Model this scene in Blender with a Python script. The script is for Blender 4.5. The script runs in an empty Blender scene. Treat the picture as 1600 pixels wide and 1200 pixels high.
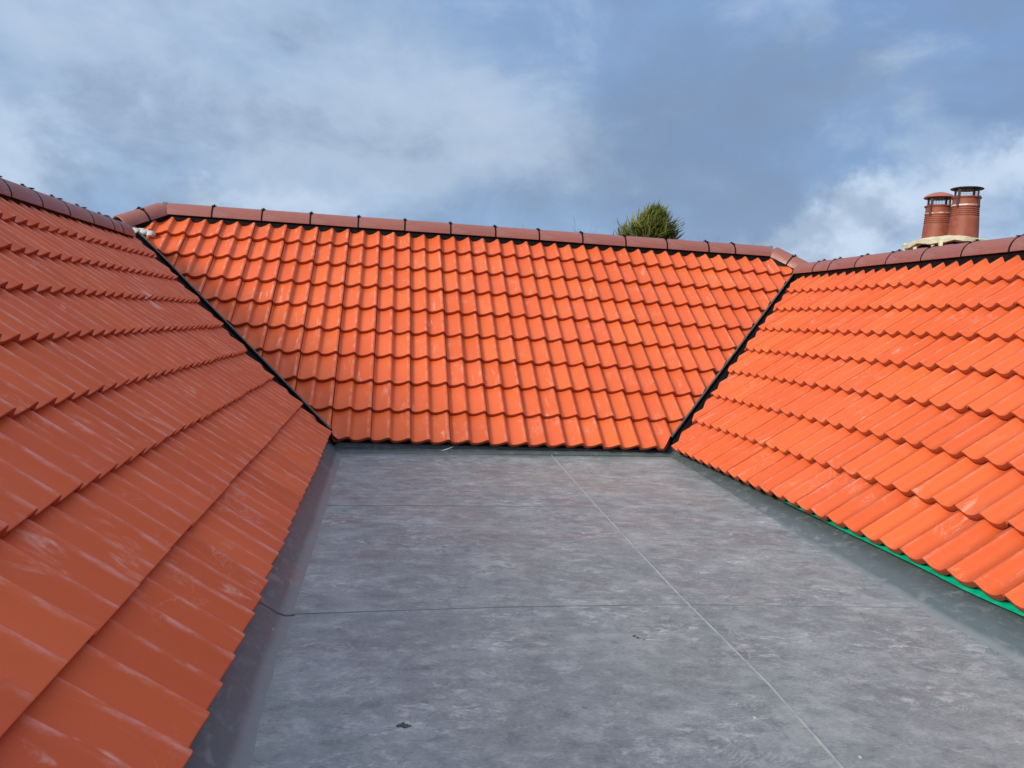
import bpy, bmesh, math, random
from mathutils import Vector, Matrix, noise
R_ = math.radians
scene = bpy.context.scene
COL = scene.collection

# ---------------------------------------------------------------- camera
cam_d = bpy.data.cameras.new('camera'); cam = bpy.data.objects.new('camera', cam_d); COL.objects.link(cam)
right = Vector((0.98590971, -0.15886829, 0.05237304)); up = Vector((-0.03965327, 0.08220584, 0.99582620)); fwd = Vector((0.16251058, 0.98387147, -0.07474789))
m = Matrix((right, up, -fwd)).transposed().to_4x4(); m.translation = Vector((0.21428890, -6.07938766, 0.90286088))
cam.matrix_world = m
cam_d.sensor_width = 36; cam_d.lens = 36 * 1262.185 / 1600
cam_d.clip_start = 0.02; cam_d.clip_end = 6000
scene.camera = cam
scene.view_settings.view_transform = 'Standard'; scene.view_settings.look = 'None'
scene.view_settings.gamma = 1; scene.view_settings.use_curve_mapping = False
scene.view_settings.exposure = 0.05

# ---------------------------------------------------------------- sun (veiled by thin cloud: low, from the left and behind)
SUN = Vector((-.76, -.52, .44)).normalized()
sd = bpy.data.lights.new('sun', 'SUN'); sd.energy = 4.0; sd.angle = R_(15); sd.color = (1.0, .925, .74)
so = bpy.data.objects.new('sun', sd); COL.objects.link(so)
so.rotation_euler = SUN.to_track_quat('Z', 'Y').to_euler(); so.location = SUN * 30

# ---------------------------------------------------------------- node helper
class NT:
    def __init__(s, tree): s.t = tree; s.n = tree.nodes; s.l = tree.links
    def new(s, typ, **kw):
        n = s.n.new(typ)
        for k, v in kw.items(): setattr(n, k, v)
        return n
    def put(s, sock, v):
        if isinstance(v, bpy.types.NodeSocket): s.l.new(v, sock)
        else: sock.default_value = v
    def math(s, op, a, b=0.0, c=None, clamp=False):
        n = s.new('ShaderNodeMath', operation=op, use_clamp=clamp)
        s.put(n.inputs[0], a); s.put(n.inputs[1], b)
        if c is not None: s.put(n.inputs[2], c)
        return n.outputs[0]
    def noise(s, vec, scale, detail=4, rough=.55, dist=0.0, out=0):
        n = s.new('ShaderNodeTexNoise'); s.l.new(vec, n.inputs['Vector'])
        n.inputs['Scale'].default_value = scale; n.inputs['Detail'].default_value = detail
        n.inputs['Roughness'].default_value = rough; n.inputs['Distortion'].default_value = dist
        return n.outputs[out]
    def scale(s, vec, xyz, loc=(0, 0, 0), rot=(0, 0, 0)):
        n = s.new('ShaderNodeMapping'); s.l.new(vec, n.inputs['Vector'])
        n.inputs['Scale'].default_value = xyz; n.inputs['Location'].default_value = loc; n.inputs['Rotation'].default_value = rot
        return n.outputs[0]
    def ramp(s, fac, a, b, lo=0.0, hi=1.0, smooth=True):
        n = s.new('ShaderNodeMapRange'); n.interpolation_type = 'SMOOTHSTEP' if smooth else 'LINEAR'
        s.put(n.inputs[0], fac); n.inputs[1].default_value = a; n.inputs[2].default_value = b
        n.inputs[3].default_value = lo; n.inputs[4].default_value = hi
        return n.outputs[0]
    def mix(s, fac, a, b, blend='MIX'):
        n = s.new('ShaderNodeMix', data_type='RGBA', blend_type=blend)
        s.put(n.inputs[0], fac)
        for sock, v in ((n.inputs[6], a), (n.inputs[7], b)):
            if isinstance(v, (tuple, list)): v = (v[0], v[1], v[2], 1)
            s.put(sock, v)
        return n.outputs[2]
    def add3(s, a, b):
        n = s.new('ShaderNodeVectorMath', operation='ADD'); s.put(n.inputs[0], a); s.put(n.inputs[1], b); return n.outputs[0]

# ---------------------------------------------------------------- sky
world = bpy.data.worlds.new('World'); scene.world = world; world.use_nodes = True
W = NT(world.node_tree); W.n.clear()
outw = W.new('ShaderNodeOutputWorld'); bg = W.new('ShaderNodeBackground'); W.l.new(bg.outputs[0], outw.inputs[0])
bg.inputs[1].default_value = 0.10
sky = W.new('ShaderNodeTexSky', sky_type='NISHITA'); sky.sun_disc = False
sky.sun_elevation = math.asin(SUN.z); sky.sun_rotation = math.atan2(SUN.x, SUN.y)
sky.air_density = 1.2; sky.dust_density = 1.0; sky.ozone_density = 2.0
tc = W.new('ShaderNodeTexCoord'); D = tc.outputs['Generated']
sep = W.new('ShaderNodeSeparateXYZ'); W.l.new(D, sep.inputs[0])
DEG = 57.29578
az = W.math('MULTIPLY', W.math('ARCTAN2', sep.outputs[0], sep.outputs[1]), DEG)
el = W.math('MULTIPLY', W.math('ARCSINE', sep.outputs[2]), DEG)
# ragged cloud edges: the direction is shaken by fractal noise before the cloud banks are laid out
cz = W.math('MAXIMUM', W.math('ADD', sep.outputs[2], .12), .05)
cv = W.new('ShaderNodeCombineXYZ')
W.l.new(W.math('DIVIDE', sep.outputs[0], cz), cv.inputs[0]); W.l.new(W.math('DIVIDE', sep.outputs[1], cz), cv.inputs[1])
plane = cv.outputs[0]
w1 = W.noise(D, 9, 6, .6); w2 = W.noise(W.scale(D, (1, 1, 1), (7.3, 2.1, 4.4)), 9, 6, .6)
azw = W.math('ADD', az, W.math('MULTIPLY', W.math('SUBTRACT', w1, .5), 15))
elw = W.math('ADD', el, W.math('MULTIPLY', W.math('SUBTRACT', w2, .5), 9))
def blob(a, e, sa, se, rot=0.0):
    c, s_ = math.cos(R_(rot)), math.sin(R_(rot))
    da = W.math('SUBTRACT', azw, a); de = W.math('SUBTRACT', elw, e)
    x = W.math('ADD', W.math('MULTIPLY', da, c / sa), W.math('MULTIPLY', de, s_ / sa))
    y = W.math('ADD', W.math('MULTIPLY', da, -s_ / se), W.math('MULTIPLY', de, c / se))
    r2 = W.math('ADD', W.math('MULTIPLY', x, x), W.math('MULTIPLY', y, y))
    return W.math('EXPONENT', W.math('MULTIPLY', r2, -1.0))
def total(lst):
    acc = None
    for w_, *b in lst:
        v = W.math('MULTIPLY', blob(*b), w_)
        acc = v if acc is None else W.math('ADD', acc, v)
    return acc
n_big = W.noise(W.scale(D, (1, 1, 1.7)), 4.0, 7, .52, .3)
n_fine = W.noise(W.scale(D, (1, 1, 1.6), (3, 1, 2)), 12, 8, .55, .4)
# veil = pale high cloud, grey = slate cloud base, white = sunlit edges
veil = W.math('ADD', total([(.85, -10, 15, 15, 8), (.55, 1, 12, 9, 6), (.62, 10, 12, 6, 3.5), (.5, -24, 8, 5, 6), (.12, 32, 15, 9, 5, 30)]),
              W.math('MULTIPLY', W.math('SUBTRACT', n_big, .5), 1.7))
white = W.math('ADD', total([(.38, -22.5, 9.0, 4, 3.0), (.20, -18, 11, 3.5, 1.6), (.42, -5, 7.6, 7, 1.2), (.25, -12, 8.0, 3, 1.0), (.75, 31, 7.2, 5, 1.7, 25), (.40, 28, 5.6, 6, 1.6), (.65, 40, 11, 6, 1.7, 25), (.16, 30.3, 14.2, 2.0, .6, 20),
                              (.15, 25, 19, 8, 1.8, 40), (.4, 42, 6.5, 5, 1.6), (.3, 34, 5, 6, 2)]),
              W.math('MULTIPLY', W.math('SUBTRACT', n_fine, .50), .70))
slate = W.math('ADD', total([(.85, 18, 11, 10, 4), (.30, 2, 9.5, 7, 2), (.55, 30, 17, 6, 2.5, 20), (.4, 20, 17, 7, 3), (.45, 38, 14, 6, 2.0, 15), (.35, 37, 8, 4, 1.6, 10)]),
               W.math('MULTIPLY', W.math('SUBTRACT', n_big, .5), .7))
def c10(r, g, b, k=10.0): return (r * k, g * k, b * k)
base = W.mix(.20, c10(.205, .335, .600), sky.outputs[0])
base = W.mix(W.ramp(az, -20, 42, .35, .0), base, c10(.40, .58, .80))
col = W.mix(W.ramp(slate, .0, .80, 0, .75), base, c10(.190, .285, .450))
col = W.mix(W.ramp(veil, .0, 1.1, 0, .80), col, c10(.450, .555, .705))
col = W.mix(W.ramp(white, .02, .75, 0, .85), col, c10(.62, .745, .90))
n_mid = W.noise(W.scale(D, (1, 1, 1.7), (9, 4, 1)), 6.0, 8, .58, .25)
col = W.mix(W.ramp(n_mid, .50, .70, 0, .42), col, c10(.52, .63, .79))
col = W.mix(W.ramp(n_mid, .54, .34, 0, .55), col, c10(.215, .300, .455))
# sky out of view, overhead and behind the camera, brightened to add fill light
hi = W.math('MAXIMUM', W.ramp(el, 24, 55), W.math('MULTIPLY', W.ramp(sep.outputs[1], .25, -.45), W.ramp(el, 6, 34)))
over = W.mix(n_big, c10(.49, .61, .85), c10(.88, .92, 1.00))
col = W.mix(hi, col, over)
W.l.new(col, bg.inputs[0])

# ---------------------------------------------------------------- tags and mesh helpers
def tag(o, label=None, cat=None, group=None, kind=None):
    for k, v in (('label', label), ('category', cat), ('group', group), ('kind', kind)):
        if v: o[k] = v
    return o
def empty(name, loc=(0, 0, 0)):
    o = bpy.data.objects.new(name, None); o.location = loc; o.empty_display_size = .2; COL.objects.link(o); return o
def link(name, bm, mat, parent=None, smooth_angle=None):
    if smooth_angle is not None:
        bm.normal_update()
        for e in bm.edges:
            e.smooth = len(e.link_faces) == 2 and e.calc_face_angle(3.1) < R_(smooth_angle)
        for f in bm.faces: f.smooth = True
    me = bpy.data.meshes.new(name); bm.to_mesh(me); bm.free()
    for mt in (mat if isinstance(mat, (list, tuple)) else [mat]): me.materials.append(mt)
    o = bpy.data.objects.new(name, me); COL.objects.link(o)
    if parent is not None:
        o.parent = parent
        o.matrix_parent_inverse = Matrix.Identity(4)
    return o
def box(bm, c, s, mtx=None):
    r = bmesh.ops.create_cube(bm, size=1.0)
    for v in r['verts']:
        v.co = Vector((v.co.x * s[0] + c[0], v.co.y * s[1] + c[1], v.co.z * s[2] + c[2]))
        if mtx is not None: v.co = mtx @ v.co
    return r['verts']
def lathe(bm, prof, c=(0, 0, 0), seg=40):
    rings = []
    for r, z in prof:
        if r < 1e-5: rings.append([bm.verts.new((c[0], c[1], c[2] + z))]); continue
        rings.append([bm.verts.new((c[0] + r * math.cos(2 * math.pi * i / seg), c[1] + r * math.sin(2 * math.pi * i / seg), c[2] + z)) for i in range(seg)])
    for a, b in zip(rings, rings[1:]):
        for i in range(seg):
            j = (i + 1) % seg
            if len(a) == 1 and len(b) == 1: continue
            if len(a) == 1: bm.faces.new((a[0], b[i], b[j]))
            elif len(b) == 1: bm.faces.new((a[i], a[j], b[0]))
            else: bm.faces.new((a[i], a[j], b[j], b[i]))
def tube(bm, pts, radii, seg=5):
    rings = []
    for i, p in enumerate(pts):
        d = (pts[min(i + 1, len(pts) - 1)] - pts[max(i - 1, 0)]).normalized()
        a = d.orthogonal().normalized(); b = d.cross(a)
        rings.append([bm.verts.new(p + (a * math.cos(2 * math.pi * k / seg) + b * math.sin(2 * math.pi * k / seg)) * radii[i]) for k in range(seg)])
    for A, B in zip(rings, rings[1:]):
        for k in range(seg): bm.faces.new((A[k], A[(k + 1) % seg], B[(k + 1) % seg], B[k]))
    for rr in (rings[0], rings[-1]):
        try: bm.faces.new(rr)
        except Exception: pass

# ---------------------------------------------------------------- materials
def mat(name):
    m_ = bpy.data.materials.new(name); m_.use_nodes = True; t = NT(m_.node_tree); t.n.clear()
    o = t.new('ShaderNodeOutputMaterial'); p = t.new('ShaderNodeBsdfPrincipled'); t.l.new(p.outputs[0], o.inputs[0])
    return m_, t, p
def bump(t, p, h, strength, dist):
    b = t.new('ShaderNodeBump'); b.inputs['Strength'].default_value = strength; b.inputs['Distance'].default_value = dist
    t.l.new(h, b.inputs['Height']); t.l.new(b.outputs[0], p.inputs['Normal'])

def tile_material():
    m_, t, p = mat('painted_concrete_tile')
    uv = t.new('ShaderNodeUVMap', uv_map='UVMap').outputs[0]
    at = t.new('ShaderNodeAttribute', attribute_name='tint'); tint = at.outputs['Fac']
    crest = t.new('ShaderNodeAttribute', attribute_name='crest').outputs['Fac']
    dust = t.new('ShaderNodeAttribute', attribute_name='dust').outputs['Fac']
    bare = t.new('ShaderNodeAttribute', attribute_name='bare').outputs['Fac']  # mask of the tile ends that carry painted step shade
    big = t.noise(uv, 1.1, 3, .5); mid = t.noise(uv, 7, 5, .6)
    c = t.mix(tint, (.550, .096, .027), (.645, .126, .036))
    c = t.mix(t.ramp(big, .35, .7), c, t.mix(.5, c, (.60, .108, .046)))
    c = t.mix(t.ramp(mid, .45, .75, 0, .35), c, (.55, .112, .054))
    # smeared lime bloom, drawn down the slope
    st = t.noise(t.scale(uv, (26, 4.5, 1)), 1.0, 6, .62, .6)
    patch = t.ramp(t.noise(uv, 2.1, 5, .66), .45, .62)
    sm = t.math('MULTIPLY', t.ramp(st, .56, .74), patch)
    sm = t.math('MULTIPLY', sm, t.math('ADD', .30, t.math('MULTIPLY', dust, .75)), clamp=True)
    c = t.mix(sm, c, (.74, .42, .34))
    # scuffed crests
    ce = t.math('MULTIPLY', t.ramp(crest, .80, 1.0), t.ramp(t.noise(t.scale(uv, (30, 9, 1)), 1.0, 5, .6), .42, .66))
    c = t.mix(t.math('MULTIPLY', ce, t.math('MULTIPLY', dust, .62)), c, (.70, .34, .29))
    # swirled scratches
    wv = t.noise(t.scale(uv, (8, 5, 1), (4, 2, 0)), 1.0, 7, .7, 2.2)
    line = t.math('SUBTRACT', 1.0, t.ramp(t.math('ABSOLUTE', t.math('SUBTRACT', wv, .5)), 0, .018))
    line = t.math('MULTIPLY', line, t.ramp(t.noise(t.scale(uv, (1, 1, 1), (9, 9, 0)), 3.3, 3, .6), .55, .68))
    c = t.mix(t.math('MULTIPLY', line, .38), c, (.74, .45, .38))
    # crumbs of mortar
    vo = t.new('ShaderNodeTexVoronoi'); t.l.new(t.add3(uv, t.noise(uv, 30, 2, .5, out=1)), vo.inputs['Vector']); vo.inputs['Scale'].default_value = 15
    sz = t.new('ShaderNodeSeparateColor'); t.l.new(vo.outputs['Color'], sz.inputs[0])
    spk = t.math('LESS_THAN', vo.outputs['Distance'], t.math('MULTIPLY', t.ramp(sz.outputs[0], .82, 1.0), .10))
    c = t.mix(t.math('MULTIPLY', spk, t.math('ADD', .25, t.math('MULTIPLY', dust, .5))), c, (.78, .56, .48))
    c = t.mix(bare, c, (.33, .062, .025))      # shade under each course, painted on the tile ends as darker brown
    t.l.new(c, p.inputs['Base Color'])
    r = t.math('ADD', t.ramp(mid, .3, .7, .36, .52), t.math('MULTIPLY', sm, .3)); t.l.new(r, p.inputs['Roughness'])
    p.inputs['Specular IOR Level'].default_value = .22
    h = t.math('ADD', t.noise(uv, 210, 3, .6), t.math('MULTIPLY', t.noise(uv, 22, 3, .5), 2.0))
    bump(t, p, h, .30, .0012)
    return m_
def ridge_material():
    m_, t, p = mat('plum_brown_ridge_tile')
    tc_ = t.new('ShaderNodeTexCoord').outputs['Object']
    inf = t.new('ShaderNodeObjectInfo').outputs['Random']
    n = t.noise(tc_, 9, 5, .6)
    c = t.mix(n, (.205, .062, .050), (.275, .096, .080))
    c = t.mix(t.ramp(t.noise(t.scale(tc_, (14, 3, 14)), 1.0, 5, .6), .5, .75, 0, .45), c, (.24, .15, .145))
    c = t.mix(t.math('MULTIPLY', inf, .35), c, (.34, .11, .085))
    # pale scrapes running along the ridge near the joints
    s_ = t.noise(t.scale(tc_, (60, 5, 60)), 1.0, 4, .6)
    e = t.new('ShaderNodeAttribute', attribute_name='ends').outputs['Fac']
    sc = t.math('MULTIPLY', t.ramp(s_, .60, .70), e)
    c = t.mix(t.math('MULTIPLY', sc, .75), c, (.75, .42, .36))
    c = t.mix(t.math('MULTIPLY', t.ramp(t.noise(t.scale(tc_, (30, 2, 30)), 1.0, 5, .6), .55, .75), .3), c, (.13, .045, .042))
    t.l.new(c, p.inputs['Base Color']); t.l.new(t.ramp(n, .3, .7, .42, .58), p.inputs['Roughness'])
    bump(t, p, t.noise(tc_, 160, 4, .6), .3, .001)
    return m_
def membrane_material(name, upstand=False):
    m_, t, p = mat(name)
    P = t.new('ShaderNodeTexCoord').outputs['Object']
    big = t.noise(P, .9, 4, .55, .3); mid = t.noise(t.scale(P, (1, 1.25, 1)), 2.6, 8, .68, .25)
    if upstand:
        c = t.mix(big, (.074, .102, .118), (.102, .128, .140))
        zz = t.new('ShaderNodeSeparateXYZ'); t.l.new(P, zz.inputs[0])
        foot = t.math('ADD', t.ramp(zz.outputs[2], .0, .040, 1, 0), t.math('MULTIPLY', t.math('SUBTRACT', mid, .5), .8))
        c = t.mix(t.math('MULTIPLY', t.ramp(foot, .3, 1.0), .8), c, (.200, .222, .236))   # chalky dust gathered at the fold
        st = t.noise(t.scale(P, (3, 3, 9), rot=(0, .5, .3)), 3, 6, .65, .8)
        c = t.mix(t.ramp(st, .50, .72, 0, .50), c, (.235, .250, .265))
        sw = t.noise(t.scale(P, (22, 9, 22)), 1.0, 7, .74, .4)
        c = t.mix(t.math('MULTIPLY', t.ramp(sw, .52, .64), t.ramp(t.noise(P, 2.6, 5, .7), .46, .66, 0, .6)), c, (.26, .275, .285))
        vo = t.new('ShaderNodeTexVoronoi'); t.l.new(P, vo.inputs['Vector']); vo.inputs['Scale'].default_value = 14
        sz = t.new('ShaderNodeSeparateColor'); t.l.new(vo.outputs['Color'], sz.inputs[0])
        spk = t.math('LESS_THAN', vo.outputs['Distance'], t.math('MULTIPLY', t.ramp(sz.outputs[0], .88, 1.0), .08))
        c = t.mix(t.math('MULTIPLY', spk, .5), c, (.5, .5, .5))
        t.l.new(c, p.inputs['Base Color']); t.l.new(t.ramp(st, .3, .7, .36, .58), p.inputs['Roughness'])
        p.inputs['Specular IOR Level'].default_value = .25
        bump(t, p, t.math('ADD', t.noise(P, 70, 4, .6), t.math('MULTIPLY', t.noise(t.scale(P, (1, 2.5, 1)), 5, 3, .5), 8)), .22, .003)
        return m_
    c = t.mix(t.ramp(big, .3, .7), (.180, .208, .222), (.226, .246, .250))
    c = t.mix(t.ramp(t.noise(t.scale(P, (1, 1, 1), (3, 5, 0)), 1.4, 4, .6), .5, .75, 0, .5), c, (.285, .275, .256))
    c = t.mix(t.ramp(mid, .48, .66, 0, .55), c, (.335, .345, .362))
    c = t.mix(t.ramp(mid, .47, .32, 0, .60), c, (.140, .150, .168))
    m2 = t.noise(t.scale(P, (1, 1.3, 1), (6, 2, 0)), 9, 9, .74, .25)
    c = t.mix(t.ramp(m2, .50, .62, 0, .60), c, (.350, .358, .368))
    c = t.mix(t.ramp(m2, .48, .36, 0, .60), c, (.120, .132, .148))
    # dusty brush strokes, mostly across the roof
    s1 = t.noise(t.scale(P, (3.4, 26, 1)), 1.0, 8, .74, .4)
    a1 = t.ramp(t.noise(t.scale(P, (1, 1.6, 1), (1, 7, 0)), 1.6, 4, .6), .40, .64)
    sp_ = t.new('ShaderNodeSeparateXYZ'); t.l.new(P, sp_.inputs[0])
    a1 = t.math('MULTIPLY', a1, t.ramp(sp_.outputs[1], -3.7, -1.8, .22, .65))
    c = t.mix(t.math('MULTIPLY', t.ramp(s1, .48, .66), t.math('MULTIPLY', a1, .62)), c, (.44, .45, .465))
    c = t.mix(t.math('MULTIPLY', t.ramp(s1, .46, .32), t.math('MULTIPLY', a1, .55)), c, (.100, .110, .126))
    # boot prints and scuffs: tight bands inside small ragged patches
    warp = t.add3(P, t.scale(t.noise(P, 2.3, 4, .6, out=1), (.24, .24, .0)))
    f1 = t.noise(t.scale(warp, (13, 24, 1), rot=(0, 0, .55)), 1.0, 9, .80, .3)
    g1 = t.ramp(t.noise(t.scale(P, (1, 1.3, 1), (5, 1, 0)), 2.3, 7, .74), .47, .62)
    c = t.mix(t.math('MULTIPLY', t.ramp(f1, .50, .60), t.math('MULTIPLY', g1, .70)), c, (.52, .525, .53))
    g2 = t.ramp(t.noise(t.scale(P, (1, 1.3, 1), (2, 8, 0)), 4.6, 5, .70), .53, .64)
    f2 = t.noise(t.scale(warp, (34, 12, 1), rot=(0, 0, -.5)), 1.0, 6, .76, .5)
    c = t.mix(t.math('MULTIPLY', t.ramp(f2, .51, .61), t.math('MULTIPLY', g2, .40)), c, (.085, .092, .104))
    # cleat pattern of boot soles: fine parallel bars that only show inside a few patches
    wv_ = t.new('ShaderNodeTexWave'); wv_.wave_type = 'BANDS'; wv_.inputs['Scale'].default_value = 26; wv_.inputs['Distortion'].default_value = 5; wv_.inputs['Detail'].default_value = 3; wv_.inputs['Detail Scale'].default_value = 2.2
    t.l.new(t.scale(warp, (1, 1, 1), rot=(0, 0, 1.15)), wv_.inputs['Vector'])
    g3 = t.ramp(t.noise(t.scale(P, (1, 1.2, 1), (12, 3, 0)), 4.0, 5, .66), .56, .64)
    c = t.mix(t.math('MULTIPLY', t.ramp(wv_.outputs['Fac'], .55, .85), t.math('MULTIPLY', g3, .30)), c, (.46, .465, .47))
    # hairline scratches
    wv = t.noise(t.scale(warp, (3.0, 6.0, 1)), 1.0, 6, .7, 1.5)
    ln = t.math('SUBTRACT', 1.0, t.ramp(t.math('ABSOLUTE', t.math('SUBTRACT', wv, .5)), 0, .010))
    ln = t.math('MULTIPLY', ln, t.ramp(t.noise(P, 2.7, 3, .6), .52, .66))
    c = t.mix(t.math('MULTIPLY', ln, .45), c, (.55, .55, .55))
    fine = t.noise(t.scale(P, (1, 1.6, 1)), 75, 5, .75)
    c = t.mix(t.ramp(fine, .54, .68, 0, .45), c, (.44, .445, .45))
    c = t.mix(t.ramp(fine, .46, .32, 0, .48), c, (.085, .095, .105))
    vo = t.new('ShaderNodeTexVoronoi'); t.l.new(t.add3(P, t.scale(t.noise(P, 20, 2, .5, out=1), (.06, .03, 0))), vo.inputs['Vector']); vo.inputs['Scale'].default_value = 11
    sz = t.new('ShaderNodeSeparateColor'); t.l.new(vo.outputs['Color'], sz.inputs[0])
    spk = t.math('LESS_THAN', vo.outputs['Distance'], t.math('MULTIPLY', t.ramp(sz.outputs[0], .80, 1.0), .07))
    c = t.mix(t.math('MULTIPLY', spk, .7), c, (.58, .58, .57))
    spd = t.math('LESS_THAN', vo.outputs['Distance'], t.math('MULTIPLY', t.ramp(sz.outputs[1], .86, 1.0), .09))
    c = t.mix(t.math('MULTIPLY', spd, .7), c, (.05, .052, .056))
    t.l.new(c, p.inputs['Base Color'])
    t.l.new(t.ramp(mid, .3, .7, .42, .62), p.inputs['Roughness'])
    p.inputs['Specular IOR Level'].default_value = .32
    wr = t.noise(t.scale(P, (1.1, 5, 1)), 1.0, 3, .5, .3)
    h = t.math('ADD', t.math('MULTIPLY', wr, 1.6), t.math('ADD', t.math('MULTIPLY', mid, .35), t.math('MULTIPLY', t.noise(P, 90, 4, .65), .05)))
    bump(t, p, h, .38, .007)
    return m_
def simple(name, c1, c2, rough=.6, scale=12, bumpd=.002, metal=0, stretch=(1, 1, 1)):
    m_, t, p = mat(name)
    P = t.scale(t.new('ShaderNodeTexCoord').outputs['Object'], stretch)
    n = t.noise(P, scale, 5, .62, .3)
    t.l.new(t.mix(t.ramp(n, .32, .68), c1, c2), p.inputs['Base Color'])
    t.l.new(t.ramp(n, .3, .7, rough - .08, rough + .08), p.inputs['Roughness'])
    p.inputs['Metallic'].default_value = metal
    bump(t, p, t.noise(P, scale * 6, 4, .6), .4, bumpd)
    if name.startswith('black') or name.startswith('roof_felt'): p.inputs['Specular IOR Level'].default_value = .12
    return m_
M_TILE = tile_material(); M_RIDGE = ridge_material()
M_DECK = membrane_material('scuffed_rubber_membrane'); M_UP = membrane_material('dark_rubber_upstand', True)
M_BLACK = simple('black_plastic', (.003, .003, .0035), (.007, .007, .008), .62, 20, .001)
M_RIB = simple('grey_valley_edge', (.045, .046, .05), (.085, .085, .09), .4, 30, .001)
M_GREEN = simple('green_underlay', (.0, .36, .20), (.005, .46, .27), .42, 25, .002)
M_LAP = simple('upstand_lap_line', (.045, .050, .056), (.075, .080, .088), .5, 14, .001)
M_SEAM = simple('membrane_lap_edge', (.30, .31, .33), (.42, .43, .44), .5, 14, .001)
M_SEAMD = simple('membrane_lap_shadow_line', (.15, .165, .175), (.23, .245, .255), .6, 6, .001)
M_POT = simple('terracotta_pot', (.200, .046, .026), (.275, .070, .038), .62, 14, .002)
M_COWLT = simple('dark_brown_painted_metal', (.07, .026, .024), (.13, .045, .038), .45, 18, .001)
M_COWL = simple('terracotta_painted_metal', (.31, .085, .055), (.38, .11, .075), .4, 18, .001)
M_COWLD = simple('dark_cowl_strut', (.05, .025, .028), (.09, .04, .04), .5, 18, .001)
M_MORTAR = simple('cream_mortar', (.50, .47, .33), (.66, .62, .48), .85, 16, .006)
M_WMORTAR = simple('white_mortar', (.40, .40, .38), (.60, .60, .57), .8, 30, .004)
M_BRICK = simple('red_brown_render', (.30, .085, .065), (.38, .12, .09), .8, 20, .004)
M_BARK = simple('bark', (.10, .075, .055), (.17, .13, .10), .85, 10, .01, stretch=(3, 3, .6))
M_BAND = simple('dusty_clamp_band', (.33, .10, .07), (.74, .70, .66), .7, 9, .002)
M_DIRT = simple('dark_debris', (.03, .028, .026), (.10, .09, .085), .8, 200, .002)
M_LEAF = simple('pale_dry_leaf', (.22, .28, .25), (.34, .40, .34), .6, 60, .001)
M_LEAD = simple('grey_flashing', (.09, .095, .10), (.15, .155, .16), .5, 12, .002)
M_TIMBER = simple('roof_felt', (.012, .013, .014), (.03, .03, .032), .8, 8, .002)

# ---------------------------------------------------------------- tiles
G = .31657
PER = .15; AMP = .035; STEP = .036; THICK = .032
KEYS = [(0, 0), (.05, -.04), (.10, -.18), (.15, -.46), (.20, -.74), (.26, -.92), (.34, -.99), (.42, -1), (.52, -.93), (.62, -.79), (.72, -.60), (.81, -.395), (.89, -.19), (.95, -.055), (1, 0)]
def prof(u):
    s = (u / PER) % 1.0
    for (a, ya), (b, yb) in zip(KEYS, KEYS[1:]):
        if s <= b:
            k = (s - a) / (b - a); k = k * k * (3 - 2 * k) * .35 + k * .65
            return AMP * (ya + (yb - ya) * k)
    return 0
NU = 34
def add_tile(bm, F, u0, v0, g, rng, uvl, tl, cl, dl, dust, bl):
    """one interlocking double-roll tile: rounded nose, curved face, open edge underneath"""
    W0 = .0026
    du = rng.uniform(-.0008, .0008); dv = rng.uniform(-.0035, .0035); dh = rng.uniform(-.0014, .0010); tw = rng.uniform(-.006, .006); tint = rng.random() ** 1.3
    ds = max(0., min(1., dust + rng.uniform(-.22, .22)))
    top = [(.0, -.0040), (.0010, -.0014), (.0030, -.0003), (.007, 0), (.07, 0), (g * .5, 0), (g * .8, 0), (g + .035, 0)]
    under = [(.0025, -THICK + .003), (.005, -THICK), (.10, -THICK - .004)]
    rows = [(v, h, 0) for v, h in reversed(under)] + [(v, h, 1) for v, h in top]
    U, V, N, O = F
    grid = []
    for v, h, istop in rows:
        row = []
        for i in range(NU + 1):
            uu = u0 + W0 + (2 * PER - 2 * W0) * i / NU
            hh = prof(uu) + h + dh - STEP * (v / g) + tw * (i / NU - .5) * .3 + .0042 * max(0, (i / NU - .86) / .14)
            p = O + U * (uu + du) + V * (v0 + v + dv) + N * hh
            row.append(bm.verts.new(p))
        grid.append((v, row))
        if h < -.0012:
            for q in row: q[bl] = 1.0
    faces = []
    for (va, A), (vb, B) in zip(grid, grid[1:]):
        for i in range(NU):
            f = bm.faces.new((A[i], A[i + 1], B[i + 1], B[i]))
            faces.append((f, i, va, vb))
    # side walls (thickness seen where a tile is cut or its neighbour sits lower)
    for side in (0, NU):
        a = [r[side] for _, r in grid[3:]]
        low = []
        for (v, r) in grid[3:]:
            low.append(bm.verts.new(r[side].co - N * .016))
        for k in range(len(a) - 1):
            q = (a[k], low[k], low[k + 1], a[k + 1]) if side == 0 else (a[k + 1], low[k + 1], low[k], a[k])
            f = bm.faces.new(q); faces.append((f, 0, 0, 0))
    for f, i, va, vb in faces:
        for lp in f.loops:
            d = lp.vert.co - O
            uu = d.dot(U); vv = d.dot(V)
            lp[uvl].uv = (uu, vv)
        for v_ in f.verts:
            v_[tl] = tint
            v_[cl] = 1 + prof((v_.co - O).dot(U)) / AMP
            v_[dl] = ds
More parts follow.
